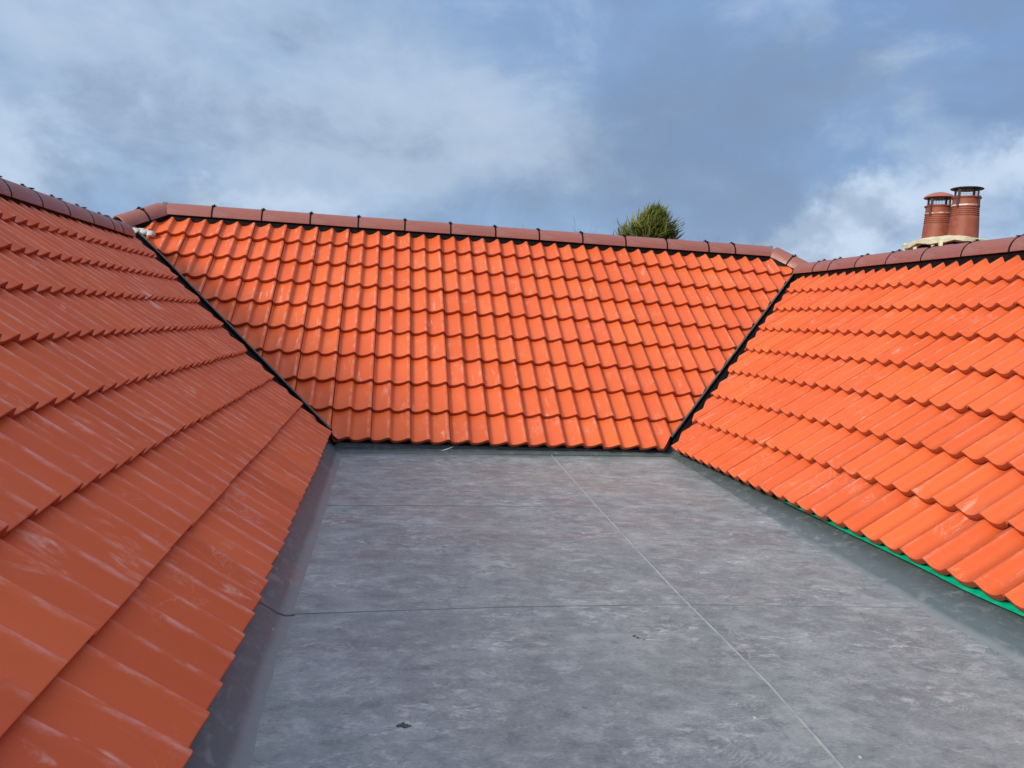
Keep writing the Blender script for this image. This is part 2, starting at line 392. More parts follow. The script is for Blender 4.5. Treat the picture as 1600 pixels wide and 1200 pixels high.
def slope(name, label, O, U, V, ulist, ncourse, g, clips, parent, seed, keep, uoff, dustf, vcut=None):
    N = U.cross(V).normalized(); rng = random.Random(seed)
    bm = bmesh.new(); uvl = bm.loops.layers.uv.new('UVMap')
    tl = bm.verts.layers.float.new('tint'); cl = bm.verts.layers.float.new('crest'); dl = bm.verts.layers.float.new('dust'); bl = bm.verts.layers.float.new('bare')  # last layer marks tile ends for the painted shade
    F = (U, V, N, O)
    for c in range(ncourse):
        for k in range(*ulist):
            u0 = k * .3 + uoff
            ctr = O + U * (u0 + .15) + V * ((c + .5) * g)
            if not keep(ctr): continue
            add_tile(bm, F, u0, c * g, g, rng, uvl, tl, cl, dl, dustf(ctr), bl)
        if vcut:               # each course is mitred on its own, so the cut line steps a little
            P0, no, gaps = vcut; gp = gaps[min(c, len(gaps) - 1)] + rng.uniform(-.006, .006)
            lo = c * g - .02; vs = [v for v in bm.verts if (v.co - O).dot(V) > lo]
            vset = set(vs); fs = [f for f in bm.faces if all(v in vset for v in f.verts)]
            es = list({e for f in fs for e in f.edges})
            bmesh.ops.bisect_plane(bm, geom=vs + es + fs, plane_co=P0 + no * gp, plane_no=-no, clear_outer=True)
    for co, no in clips:       # mitre cuts at valleys, hips and under the ridge
        geom = bm.verts[:] + bm.edges[:] + bm.faces[:]
        bmesh.ops.bisect_plane(bm, geom=geom, plane_co=co, plane_no=no, clear_outer=True)
    o = link(name, bm, M_TILE, parent, 38)
    # the cut edges need thickness
    if label: o['label'] = label
    return o
TA, TR, TL = .6838388, .6706044, .6772664
A_ = Vector
house = empty('house', (1.2, 0, -.13))
tag(house, 'tiled roof of a house, three orange slopes enclosing a grey flat roof, brown ridges', 'house')
house_off = Vector(house.location)
class P_:  # parts are modelled in world coordinates, then moved into the frame of their thing
    pass
def into(o, root=house):
    if o.type == 'MESH' and o.parent == root:
        o.data.transform(Matrix.Translation(-root.location))
    return o
# valley and hip lines in plan
VL0, VL1 = A_((-.077, 0, 0)), A_((-2.103, 2, 0)); VR0, VR1 = A_((2.481, 0, 0)), A_((4.537, 2, 0))
nL = A_((-(VL1 - VL0).y, (VL1 - VL0).x, 0)).normalized()      # points to -x,-y side (left wing)
nR = A_(((VR1 - VR0).y, -(VR1 - VR0).x, 0)).normalized()      # points to +x,-y side (right wing)
# back slope
Vb = A_((0, math.cos(TA), math.sin(TA))); S_B = 2.875
Vl = A_((-math.cos(TL), 0, math.sin(TL))); Ol = A_((-.113, -4.431 + .104, .029)); GL = .2981; S_L = 2.405
Vr = A_((math.cos(TR), 0, math.sin(TR))); Or = A_((2.4947, -.524, .0108)); S_R = 2.562
hipL0, hipR0 = A_((-1.88, 2.30, 0)), A_((4.40, 2.30, 0))
back = slope('tiled_slope', 'sunlit rear slope facing the camera between the two valleys', A_((0, 0, 0)), A_((1, 0, 0)), Vb, (-10, 18), 9, G,
    [(VL0 + nL * -.02, nL), (VR0 + nR * -.02, nR), (Vb * S_B, Vb), (hipL0 + A_((.0, -.10, 0)), A_((-1, 1, 0)).normalized()), (hipR0 + A_((0, -.10, 0)), A_((1, 1, 0)).normalized())],
    house, 3, lambda p: (p - VL0).dot(nL) < .35 and (p - VR0).dot(nR) < .35, .15 + .02 - .3,
    lambda p: .75 - .22 * p.x if p.x < 2 else .35)
left = slope('tiled_slope', 'shaded dark red slope on the left', Ol, A_((0, 1, 0)), Vl, (-13, 24), 8, GL,
    [(Ol + Vl * S_L, Vl)], house, 5,
    lambda p: (p - VL0).dot(nL) > -.3, .02, lambda p: .85, (VL0, nL, [-.035, .055, .10, .112]))
rightS = slope('tiled_slope', 'bright orange slope on the right', Or, A_((0, -1, 0)), Vr, (-12, 22), 8, G,
    [(Or + Vr * S_R, Vr)], house, 8,
    lambda p: (p - VR0).dot(nR) > -.3, 0.0, lambda p: .35, (VR0, nR, [.05, .065, .07]))
# right slope crests sit 2 cm before each joint
for o in (back, left, rightS): into(o)

# felt under the tiles, and the far faces of the three ridges
def sheet(name, quads, mat_, parent=house, label=None, thick=0.0):
    bm = bmesh.new()
    for q in quads:
        vs = [bm.verts.new(A_(p)) for p in q]; bm.faces.new(vs)
    if thick: 
        bmesh.ops.recalc_face_normals(bm, faces=bm.faces[:])
        bmesh.ops.solidify(bm, geom=bm.faces[:], thickness=thick)
    o = link(name, bm, mat_, parent)
    if label: o['label'] = label
    return into(o)
def on(O, U, V, u, v, h):
    N = U.cross(V).normalized(); return O + U * u + V * v + N * h
h_ = -.088
ux, uy, uyn = A_((1, 0, 0)), A_((0, 1, 0)), A_((0, -1, 0)); Z0 = A_((0, 0, 0))
YN = -9.0
zb, zl, zr = 1.80, 1.505, 1.59
fb = [on(Z0, ux, Vb, -.05, .02, h_), on(Z0, ux, Vb, 2.48, .02, h_), on(Z0, ux, Vb, 4.6, 2.5, h_), on(Z0, ux, Vb, 4.35, 2.9, h_), on(Z0, ux, Vb, -1.85, 2.9, h_), on(Z0, ux, Vb, -2.15, 2.5, h_)]
fl = [on(Ol, uy, Vl, YN + 4.33, .02, h_), on(Ol, uy, Vl, 4.27, .02, h_), on(Ol, uy, Vl, 6.2, 2.4, h_), on(Ol, uy, Vl, YN + 4.33, 2.4, h_)]
fr = [on(Or, uyn, Vr, -.52, .02, h_), on(Or, uyn, Vr, 8.5, .02, h_), on(Or, uyn, Vr, 8.5, 2.6, h_), on(Or, uyn, Vr, -2.5, 2.6, h_)]
sheet('roof_felt', [fb], M_TIMBER); sheet('roof_felt', [fl], M_TIMBER); sheet('roof_felt', [fr], M_TIMBER)
# outer slopes, out of sight from the flat roof but real: they close the roof and stop the low light
AXL, AXB, AXR = -2.06, 2.30, 4.59
sheet('outer_slope', [[(AXL, YN, zl + .05), (AXL, 1.95, zl + .05), (-5.2, 5.2, -1.1), (-5.2, YN, -1.1)],
                      [(-1.88, AXB, zb + .04), (4.4, AXB, zb + .04), (8.2, 5.4, -.9), (-5.2, 5.2, -1.1)],
                      [(AXR, 1.95, zr + .05), (AXR, YN, zr + .05), (8.2, YN, -1.1), (8.2, 5.4, -.9)],
                      [(-1.88, AXB, zb + .04), (-5.2, 5.2, -1.1), (AXL, 1.95, zl + .05)],
                      [(4.4, AXB, zb + .04), (AXR, 1.95, zr + .05), (8.2, 5.4, -.9)]], M_BRICK)

# ---------------------------------------------------------------- ridges
RW, RH = .125, .119
def ridge_mesh(L):
    bm = bmesh.new(); el_ = bm.verts.layers.float.new('ends')
    Rr = (RW * RW + RH * RH) / (2 * RH); cz_ = RH - Rr; th = math.asin(min(1, RW / Rr)); n = 20
    ys = [0, .004, .05, .12, L * .5, L - .12, L - .05, L - .004, L] if L > .3 else [0, .004, L * .3, L * .7, L - .004, L]
    outer, inner = [], []
    for y in ys:
        dr = -.004 if y in (0, L) else 0
        e = max(0, 1 - min(y, L - y) / .13)
        ro, ri = [], []
        for i in range(n + 1):
            a = -th + 2 * th * i / n
            for r_, lst in ((Rr + dr, ro), (Rr - .015, ri)):
                v = bm.verts.new((math.sin(a) * r_, y, cz_ + math.cos(a) * r_)); v[el_] = e; lst.append(v)
        outer.append(ro); inner.append(ri)
    for k in range(len(ys) - 1):
        for i in range(n):
            bm.faces.new((outer[k][i], outer[k + 1][i], outer[k + 1][i + 1], outer[k][i + 1]))
            bm.faces.new((inner[k][i], inner[k][i + 1], inner[k + 1][i + 1], inner[k + 1][i]))
        for s_ in (0, n):
            bm.faces.new((outer[k][s_], inner[k][s_], inner[k + 1][s_], outer[k + 1][s_]))
    for k in (0, -1):
        for i in range(n): bm.faces.new((outer[k][i], outer[k][i + 1], inner[k][i + 1], inner[k][i]))
    bmesh.ops.recalc_face_normals(bm, faces=bm.faces[:])
    return bm
def clip_mesh():
    bm = bmesh.new()
    Rr = (RW * RW + RH * RH) / (2 * RH); cz_ = RH - Rr; th = math.asin(min(1, RW / Rr)); n = 20
    prev = None
    for i in range(n + 1):
        a = -th + 2 * th * i / n; ring = []
        for r_, y in ((Rr - .013, -.018), (Rr - .003, -.009), (Rr + .0015, -.007), (Rr + .0015, .007), (Rr - .003, .009), (Rr - .013, .018)):
            ring.append(bm.verts.new((math.sin(a) * r_, y, cz_ + math.cos(a) * r_)))
        if prev:
            for k in range(len(ring) - 1): bm.faces.new((prev[k], prev[k + 1], ring[k + 1], ring[k]))
        prev = ring
    box(bm, (0, 0, RH + .005), (.030, .040, .005)); box(bm, (0, 0, RH + .010), (.010, .010, .008))
    box(bm, (0, 0, RH + .0145), (.018, .018, .004))
    for s_ in (-1, 1): box(bm, (.0 + s_ * .052, 0, RH - .007), (.030, .030, .006), None)
    bmesh.ops.recalc_face_normals(bm, faces=bm.faces[:])
    return bm
meshes = {}
def place(name, key, builder, mat_, mtx, parent):
    if key not in meshes:
        bm = builder(); bm.normal_update()
        for e in bm.edges: e.smooth = len(e.link_faces) == 2 and e.calc_face_angle(3.1) < R_(35)
        for f in bm.faces: f.smooth = True
        me = bpy.data.meshes.new(name); bm.to_mesh(me); bm.free(); me.materials.append(mat_); meshes[key] = me
    o = bpy.data.objects.new(name, meshes[key]); COL.objects.link(o); o.parent = parent; o.matrix_local = mtx
    return o
rr = random.Random(11)
def ridge(label, A, B, cuts, endclips=True, skirt=.10, drop=.10):
    """A, B: ends of the line at the height of the ridge tiles' lower edges; cuts: distances of the joints from A"""
    A, B = A_(A), A_(B); d = (B - A).normalized(); x = d.cross(A_((0, 0, 1))).normalized(); z = x.cross(d); L = (B - A).length
    bm = bmesh.new()
    prof_ = [(-skirt - .006, -drop), (-skirt, .012), (-.05, .055), (.05, .055), (skirt, .012), (skirt + .006, -drop)]
    n = max(2, int(L / .05)); prev = None
    for i in range(n + 1):
        p = A + d * (L * i / n); ring = []
        for j, (a, b) in enumerate(prof_):
            w_ = .0025 * math.sin(i * 2.9) if j in (0, 5) else 0
            ring.append(bm.verts.new(p + x * (a + w_ * (1 if a > 0 else -1)) + z * b))
        if prev:
            for k in range(len(ring) - 1): bm.faces.new((prev[k], prev[k + 1], ring[k + 1], ring[k]))
        prev = ring
    roll = into(link('ridge_roll', bm, M_BLACK, house)); roll['label'] = label
    base = -Vector(house.location)
    rot = Matrix((x, d, z)).transposed().to_4x4()
    pts = [0] + list(cuts) + [L]
    for a, b in zip(pts, pts[1:]):
        l = b - a - .010
        jit = Matrix.Rotation(rr.uniform(-.006, .006), 4, 'Z') @ Matrix.Rotation(rr.uniform(-.005, .005), 4, 'X') @ Matrix.Rotation(rr.uniform(-.012, .012), 4, 'Y')
        place('ridge_tile', ('r', round(l, 3)), lambda: ridge_mesh(l), M_RIDGE, Matrix.Translation(base + A + d * (a + .005)) @ rot @ jit, roll)
    for c in cuts:
        place('ridge_clip', 'clip', clip_mesh, M_BLACK, Matrix.Translation(base + A + d * c) @ rot, roll)
    return roll
xs = [-1.44, -.975, -.515, -.05, .41, .87, 1.33, 1.785, 2.245, 2.71, 3.165, 3.63, 3.93]
ridge('straight rear ridge of reddish brown tiles with black clips', (-1.89, AXB, 1.772), (4.385, AXB, 1.772), [x_ + 1.89 for x_ in xs])
ridge('short left hip running down from the end of the rear ridge', (-1.905, AXB - .01, 1.776), (-2.215, 1.99, 1.590), [.22], skirt=.095, drop=.075)
ridge('short right hip running down from the end of the rear ridge', (4.40, AXB - .01, 1.776), (4.70, 2.00, 1.576), [.225], skirt=.095, drop=.075)
def ycuts(ys, y0): return [y0 - y_ for y_ in ys]
ly = [1.18, .95, .47, .005, -.455, -.90]
while ly[-1] > -8.4: ly.append(ly[-1] - .457)
ridge('left side ridge of greyish plum tiles running towards the camera', (AXL, 1.52, 1.484), (AXL, -8.9, 1.484), ycuts(ly, 1.52))
ry = [1.53, 1.24, .79, .33, -.13, -.59, -1.06]
while ry[-1] > -8.4: ry.append(ry[-1] - .457)
ridge('right side ridge of brown tiles running towards the camera', (AXR, 1.93, 1.577), (AXR, -8.9, 1.577), ycuts(ry, 1.93))
# black end band where the rear ridge meets each hip
for P0, a in ((A_((-1.898, AXB, 1.772)), 24), (A_((4.392, AXB, 1.772)), -24)):
    bm = bmesh.new()
    Rr = .1335; prev = None
    for i in range(19):
        t_ = -1.3 + 2.6 * i / 18; ring = []
        for r_, x_ in ((Rr - .03, -.017), (Rr - .0060, -.017), (Rr - .0060, .017), (Rr - .03, .017)):
            ring.append(bm.verts.new(A_((x_, math.sin(t_) * r_, -.0015 + math.cos(t_) * r_))))
        if prev:
            for k in range(3): bm.faces.new((prev[k], prev[k + 1], ring[k + 1], ring[k]))
        prev = ring
    bm.transform(Matrix.Translation(P0) @ Matrix.Rotation(R_(a), 4, 'Z'))
    into(link('ridge_end_band', bm, M_LEAD, house))

# ---------------------------------------------------------------- valleys
def valley(label, P0, P1, z0, z1, nside):
    """a V tray with a raised centre rib; nside = horizontal unit vector towards the side wing"""
    P0, P1 = A_(P0), A_(P1); d = (P1 - P0); zt = A_((0, 0, 1)); L = d.length; k = (z1 - z0) / Vector((d.x, d.y)).length
    bm = bmesh.new(); N_ = 40; prev = None; rib = bmesh.new(); prevr = None
    # heights of both roof planes either side of the plan line, per metre of offset
    sl = .81 * .7071
    for i in range(N_ + 1):
        t_ = i / N_; p = P0 + d * t_; ring = []
        for off, h in ((-.30, -.165 + .30 * sl), (-.03, -.125), (-.006, -.066), (-.003, -.003), (.007, -.003), (.009, -.040), (.05, -.065), (.12, -.120), (.36, -.165 + .36 * sl)):
            ring.append(bm.verts.new(p + nside * off + zt * h))
        if prev:
            for q in range(8): bm.faces.new((prev[q], prev[q + 1], ring[q + 1], ring[q]))
        prev = ring
        ringr = [rib.verts.new(p + nside * a + zt * b) for a, b in ((-.007, -.010), (-.006, .002), (.002, .005), (.009, .002), (.010, -.006))]
        if prevr:
            for q in range(4): rib.faces.new((prevr[q], prevr[q + 1], ringr[q + 1], ringr[q]))
        prevr = ringr
    o = into(link('valley_gutter', bm, M_BLACK, house)); o['label'] = label
    r = link('valley_rib', rib, M_RIB, o); r.data.transform(Matrix.Translation(-house.location))
    return o
valley('black left valley between the dark red slope and the rear slope', (-.12, .043, .045), (-2.10, 1.997, 1.628), .045, 1.628, nL)
valley('black right valley between the rear slope and the orange slope', (2.545, .065, .060), (4.56, 2.02, 1.64), .060, 1.64, nR)
# scraps of mortar bedding the left hip end
rm = random.Random(4)
bm = bmesh.new()
for i in range(9):
    r = bmesh.ops.create_icosphere(bm, subdivisions=2, radius=.05)
    c = A_((-2.17 + .032 * i * .9, 1.965 + .0 * i, 1.600 - .006 * i)) + A_((rm.uniform(-.01, .01), rm.uniform(-.02, .02), rm.uniform(-.01, .01)))
    for v in r['verts']:
        v.co = A_((v.co.x * .9, v.co.y * .8, v.co.z * .62)) * (1 + .35 * noise.noise(v.co * 40 + c * 9)) + c
o = into(link('mortar_bedding', bm, M_WMORTAR, house, 40)); o['label'] = 'white mortar stuffed under the open end of the left hip'

# ---------------------------------------------------------------- flat roof
def dz(x, y): return -.13 + .030 * max(0, min(1, x / 2.5)) * max(0, min(1, (y + 4) / 4))
def xr(y):    # foot of the right upstand
    pts = [(.25, 2.58), (-1.2, 2.50), (-2.2, 2.41), (-3.4, 2.355), (-9.5, 2.25)]
    for (a, xa), (b, xb) in zip(pts, pts[1:]):
        if y >= b: return xa + (xb - xa) * (a - y) / (a - b)
    return pts[-1][1]
def xl(y): return -.055 - .012 * max(0, min(1, -y / 3)) + .003 * math.sin(y * 2.3) + .002 * math.sin(y * 7.1)
bm = bmesh.new(); ny, nx = 150, 50; rows = []
for j in range(ny + 1):
    y = .11 - 9.1 * (j / ny); row = []
    for i in range(nx + 1):
        s_ = i / nx; x0, x1 = xl(y), xr(y) + .003 * math.sin(y * 3.1); x = x0 + (x1 - x0) * s_
        edge = math.exp(-s_ * 5) + math.exp(-(1 - s_) * 6)
        z = dz(x, y) + .0022 * noise.noise(A_((x * .8, y * 1.2, 0))) + .0032 * edge * noise.noise(A_((x * .5, y * 7, 3)))
        row.append(bm.verts.new((x, y, z)))
    rows.append(row)
for a, b in zip(rows, rows[1:]):
    for i in range(nx): bm.faces.new((a[i], b[i], b[i + 1], a[i + 1]))
flat = into(link('flat_roof', bm, M_DECK, house, 60)); flat['label'] = 'flat roof of scuffed grey rubber membrane'
def seam(label, pts, w, h, mat_, light=True):
    bm = bmesh.new(); prev = None
    P = [A_((x, y, 0)) for x, y in pts]; fine = []
    for a, b in zip(P, P[1:]):
        n = max(2, int((b - a).length / .08))
        for i in range(n): fine.append(a + (b - a) * i / n)
    fine.append(P[-1])
    for i, p in enumerate(fine):
        d = (fine[min(i + 1, len(fine) - 1)] - fine[max(i - 1, 0)]).normalized(); n = A_((d.y, -d.x, 0))
        p = p + n * .003 * noise.noise(p * 2.1)
        s_ = w * (1 + .45 * noise.noise(p * 7)); ring = []
        for a, b in ((-.5, -.004), (-.3, 1), (.3, 1), (.5, -.004)):
            q = p + n * (a * s_)
            ring.append(bm.verts.new((q.x, q.y, dz(q.x, q.y) + .0012 + (h if b == 1 else -.006))))
        if prev:
            for k in range(3): bm.faces.new((prev[k], ring[k], ring[k + 1], prev[k + 1]))
        prev = ring
    o = link('seam', bm, mat_, flat); o.data.transform(Matrix.Translation(-house.location)); o['label'] = label
seam('pale lap seam running away from the camera', [(1.575, .09), (1.475, -1.66), (1.41, -3.14), (1.395, -3.9), (1.35, -4.5), (1.28, -6), (1.2, -8.9)], .007, .0032, M_SEAM)
seam('farther cross seam on the left half', [(-.04, -1.69), (.5, -1.665), (1.46, -1.66)], .006, .0014, M_SEAMD)
seam('nearer cross seam across the whole flat roof', [(-.065, -3.30), (.7, -3.245), (1.41, -3.235), (2.34, -3.29)], .0045, .0012, M_SEAMD)

# upstands: membrane dressed up the three sides, with a soft fold at the foot
def strip(name, label, rowsf, n, mat_=M_UP):
    bm = bmesh.new(); prev = None
    for i in range(n + 1):
        ring = [bm.verts.new(p) for p in rowsf(i / n)]
        if prev:
            for k in range(len(ring) - 1): bm.faces.new((prev[k], prev[k + 1], ring[k + 1], ring[k]))
        prev = ring
    o = into(link(name, bm, mat_, house, 50)); o['label'] = label; return o
def left_rows(t_):
    y = .13 - 9.1 * t_; x0 = xl(y) + .012; w_ = .004 * noise.noise(A_((0, y * 2.2, 1)))
    return [(x0 + .022, y, -.1340), (x0 + .006, y, -.1285), (x0 - .012, y, -.1235 + w_ * .5), (x0 - .036, y, -.108 + w_), (x0 - .075, y, -.075 + w_), (x0 - .17, y, -.022)]
def right_rows(t_):
    y = .22 - 9.2 * t_; x0 = xr(y) - .014; z0 = dz(x0, y); w_ = .005 * noise.noise(A_((3, y * 1.9, 1)))
    xe = max(x0 + .10, 2.60); ze = -.012 + (xe - 2.60) * .75
    return [(x0 - .012, y, z0 - .003), (x0, y, z0 + .0015), (x0 + .02, y, z0 + .009 + w_ * .4), (x0 + .045, y, z0 + .026 + w_), (x0 + .13, y, z0 + .040 + w_), (max(x0 + .26, 2.64), y, z0 + .085)]
def back_rows(t_):
    x = -.13 + 2.75 * t_; z0 = dz(x, .1); w_ = .0025 * noise.noise(A_((x * 2, 5, 1)))
    y0 = .055 + .02 * t_
    return [(x, y0 - .012, z0 + .0015), (x, y0, z0 + .0035), (x, y0 + .004, z0 + .012), (x, y0 + .012, z0 + .030 + w_), (x, y0 + .030, z0 + .036 + w_), (x, y0 + .034, z0 + .055 + w_), (x, y0 + .05, z0 + .115)]
strip('upstand', 'dark membrane upstand under the left eaves', left_rows, 130)
strip('upstand', 'dark sloping membrane upstand under the right eaves', right_rows, 130)
strip('upstand', 'narrow stepped upstand under the rear eaves', back_rows, 50)
def lap(label, rowsf, y):
    bm = bmesh.new(); prev = None
    for k in range(4):
        yy = y + (-.006, -.004, .004, .006)[k]; lift = (0, .002, .002, 0)[k]
        t0 = (.13 - yy) / 9.1 if rowsf is left_rows else (.22 - yy) / 9.2
        pts = [A_(p) for p in rowsf(t0)]; sx = 1 if rowsf is left_rows else -1
        ring = [bm.verts.new(p + A_((sx * lift * .6, -.05 * i * .3, lift + .0006))) for i, p in enumerate(pts)]
        if prev:
            for q in range(len(ring) - 1): bm.faces.new((prev[q], prev[q + 1], ring[q + 1], ring[q]))
        prev = ring
    o = into(link('upstand_lap', bm, M_LAP, house)); o['label'] = label
lap('welded lap on the left upstand level with the nearer cross seam', left_rows, -3.30)
# green underlay lapping out below the right-hand eaves tiles
def green_rows(t_):
    y = -1.80 - 7.1 * t_; s_ = min(1, (-1.80 - y) / 1.5); sag = (.5 + .5 * math.sin(y * 9.1 + 1.2 * math.sin(y * 3))) * .6 + .4 * noise.noise(A_((y * 3, 0, 0)))
    f = -.006 + .012 * s_ + .012 * s_ * sag
    return [(2.64, y, .030), (2.550, y, -.036), (2.530 - f * .62, y, -.040 - f * .8)]
o = strip('underlay', 'bright green underlay showing beneath the right eaves tiles', green_rows, 260, M_GREEN)

# ---------------------------------------------------------------- chimney behind the right ridge
ch = empty('chimney', (6.34, 2.05, 1.2))
tag(ch, 'chimney behind the right ridge with two terracotta pots in cream mortar', 'chimney')
def cpart(name, bm, mat_, parent=ch, ang=40, label=None):
    o = link(name, bm, mat_, parent, ang); o.data.transform(Matrix.Translation(-ch.location))
    if label: o['label'] = label
    return o
bm = bmesh.new(); box(bm, (6.36, 2.06, -1.6), (.60, .90, 7.14))
box(bm, (6.36, 2.06, 1.90), (.66, .96, .07))
cpart('chimney_stack', bm, M_BRICK, ang=20)
# flaunching: a lumpy mortar cap with a curling lip
bm = bmesh.new(); ns, nr_ = 64, 10; rings = []
for k in range(nr_ + 1):
    q = k / nr_; ring = []
    for i in range(ns):
        a = 2 * math.pi * i / ns; ca, sa = math.cos(a), math.sin(a)
        sup = (abs(ca) ** 3 + abs(sa) ** 3) ** (-1 / 3)
        rx, ry_ = .37 * sup, .50 * sup
        lump = noise.noise(A_((ca * 1.4, sa * 1.4, 2.2)))
        z = 2.110 - .080 * q ** 1.6 + .055 * lump * q + .018 * noise.noise(A_((ca * q * 4, sa * q * 4, 7)))
        if q > .999: z -= 0
        ring.append(bm.verts.new((6.36 + rx * q * ca, 2.06 + ry_ * q * sa, z)))
    rings.append(ring)
low = [bm.verts.new((v.co.x * .985 + 6.36 * .015, v.co.y * .985 + 2.06 * .015, v.co.z - .045 - .012 * noise.noise(v.co * 6))) for v in rings[-1]]
inn = [bm.verts.new((v.co.x * .84 + 6.36 * .16, v.co.y * .84 + 2.06 * .16, v.co.z - .01)) for v in low]
rings += [low, inn]
for A, B in zip(rings, rings[1:]):
    for i in range(ns): bm.faces.new((A[i], A[(i + 1) % ns], B[(i + 1) % ns], B[i]))
bmesh.ops.recalc_face_normals(bm, faces=bm.faces[:])
cpart('flaunching', bm, M_MORTAR, label='cream mortar flaunching with a wavy lip', ang=60)
for (yy, s_) in ((1.76, .030), (1.88, .022), (2.18, .028), (2.36, .020)):
    bm = bmesh.new(); r = bmesh.ops.create_icosphere(bm, subdivisions=2, radius=1)
    for v in r['verts']:
        v.co = A_((6.04 + v.co.x * .02, yy + v.co.y * s_ * (1 + .4 * v.co.z), 1.975 + v.co.z * .075)) + A_((0, .01, 0)) * noise.noise(v.co * 3)
    cpart('mortar_drip', bm, M_MORTAR)
def pot(px, py, z0, hh, scale, cap_rise, label):
    s_ = scale; z1 = z0 + hh
    prof_ = [(.150 * s_, z0), (.147 * s_, z0 + hh * .25), (.141 * s_, z0 + hh * .5)]
    zz = z0 + hh * .56
    for k in range(5):
        r_ = (.139 - .0012 * k) * s_
        prof_ += [(r_, zz), (r_ - .005, zz + .004), (r_ - .005, zz + .009), (r_ + .001, zz + .012), (r_ + .001, zz + .018)]
        zz += .0215
    prof_ += [(.1335 * s_, zz + .01), (.131 * s_, z1 - .030), (.132 * s_, z1 - .022), (.145 * s_, z1 - .014), (.147 * s_, z1 - .004), (.140 * s_, z1), (.105 * s_, z1 - .002), (.100 * s_, z1 - .15)]
    bm = bmesh.new(); lathe(bm, prof_, (px, py, 0), 56); bmesh.ops.recalc_face_normals(bm, faces=bm.faces[:])
    p = cpart('chimney_pot', bm, M_POT, ang=50, label=label)
    bm = bmesh.new(); zc = z1 + .100
    lathe(bm, [(0, zc + .045 + cap_rise), (.04, zc + .043 + cap_rise), (.08, zc + .034 + cap_rise * .90), (.12, zc + .020 + cap_rise * .62), (.150, zc + .004 + cap_rise * .22), (.163, zc - .010), (.160, zc - .014), (.145, zc - .010), (.08, zc - .004 + max(0, cap_rise)), (0, zc - .002 + max(0, cap_rise))], (px, py, 0), 56)
    bmesh.ops.recalc_face_normals(bm, faces=bm.faces[:])
    cpart('cowl_cap', bm, M_COWL if cap_rise > 0 else M_COWLT, p, 60)
    for k in range(4):
        bm = bmesh.new(); a = R_(20 + 90 * k); c_, sn = math.cos(a), math.sin(a)
        rr_ = .128 * s_
        mt = Matrix.Translation((px, py, 0)) @ Matrix.Rotation(a, 4, 'Z')
        box(bm, (rr_, 0, z1 + .045), (.007, .026, .110), mt)
        box(bm, (.146 * s_, 0, z1 - .055), (.005, .026, .115), mt); box(bm, (.139 * s_, 0, z1 + .001), (.026, .026, .006), mt)
        cpart('cowl_strap', bm, M_COWLD, p, 30)
    bm = bmesh.new()
    for k in range(26):
        a = 2 * math.pi * k / 26
        tube(bm, [A_((px + .118 * s_ * math.cos(a), py + .118 * s_ * math.sin(a), z1 - .002)), A_((px + .118 * s_ * math.cos(a), py + .118 * s_ * math.sin(a), zc))], [.0011, .0011], 4)
    for k in range(4):
        z_ = z1 + .016 + k * .023
        tube(bm, [A_((px + .119 * s_ * math.cos(2 * math.pi * j / 28), py + .119 * s_ * math.sin(2 * math.pi * j / 28), z_)) for j in range(29)], [.0011] * 29, 4)
    cpart('bird_mesh', bm, M_LEAD, p, 60)
    bm = bmesh.new(); zb_ = z0 + hh * .56 + .113
    lathe(bm, [(.1355 * s_, zb_ - .004), (.1385 * s_, zb_ - .003), (.1385 * s_, zb_ + .009), (.1345 * s_, zb_ + .010)], (px, py, 0), 56)
    for v in bm.verts: v.co.z += .006 * noise.noise(v.co * 9)
    cpart('clamp_band', bm, M_BAND, p, 50, 'dusty white clamp band')
    return p
pot(6.36, 1.85, 2.03, .475, 1.0, -.036, 'taller nearer pot on the right with a flat cowl')
pot(6.34, 2.255, 2.00, .465, 1.0, .008, 'left pot with a domed cowl')

# ---------------------------------------------------------------- ground
bm = bmesh.new(); bmesh.ops.create_grid(bm, x_segments=60, y_segments=60, size=1500)
for v in bm.verts:
    v.co.z = -6.0 + .25 * noise.noise(v.co * .02)
M_GROUND = simple('grass_ground', (.035, .06, .018), (.07, .09, .03), .9, .3, .02)
tag(link('ground', bm, M_GROUND), kind='structure')

# ---------------------------------------------------------------- conifer beyond the rear ridge
def foliage_mat():
    m_, t, p = mat('conifer_foliage')
    a = t.new('ShaderNodeAttribute', attribute_name='tone').outputs['Fac']
    P = t.new('ShaderNodeTexCoord').outputs['Object']
    c = t.mix(a, (.026, .044, .010), (.235, .255, .036))
    c = t.mix(t.ramp(t.noise(P, 2.2, 3, .6), .45, .7, 0, .5), c, (.17, .165, .035))
    t.l.new(c, p.inputs['Base Color']); p.inputs['Roughness'].default_value = .6
    return m_
M_FOL = foliage_mat()
tx, ty, tz = 8.00, 17.3, 4.46
tree = empty('conifer_tree', (tx, ty, -6)); tag(tree, 'dense green conifer top rising behind the rear ridge', 'tree')
bm = bmesh.new(); pts = [A_((tx + .12 * math.sin(k), ty + .1 * math.cos(k * 1.3), -6 + 10.2 * k / 10)) for k in range(11)]
tube(bm, pts, [.26 - .022 * k for k in range(11)], 10)
rt = random.Random(21)
def crown_r(h): return 1.42 * min(1.0, (h / 1.05)) ** .86 + max(0, h - 1.05) * .22     # h below the apex
limbs = []
for k in range(70):
    h = .25 + 6.5 * (k / 70) ** 1.1; a = k * 2.399 + rt.uniform(-.3, .3); r = crown_r(h) * rt.uniform(.55, .85)
    c = A_((tx, ty, tz - h - .35)); e = c + A_((math.cos(a) * r, math.sin(a) * r, .30 + .25 * r))
    mid = (c + e) / 2 + A_((0, 0, -.06)); tube(bm, [c, mid, e], [.03, .02, .006], 5); limbs.append((c, e, a))
trunk = link('trunk', bm, M_BARK, tree, 60); trunk.data.transform(Matrix.Translation(-tree.location))
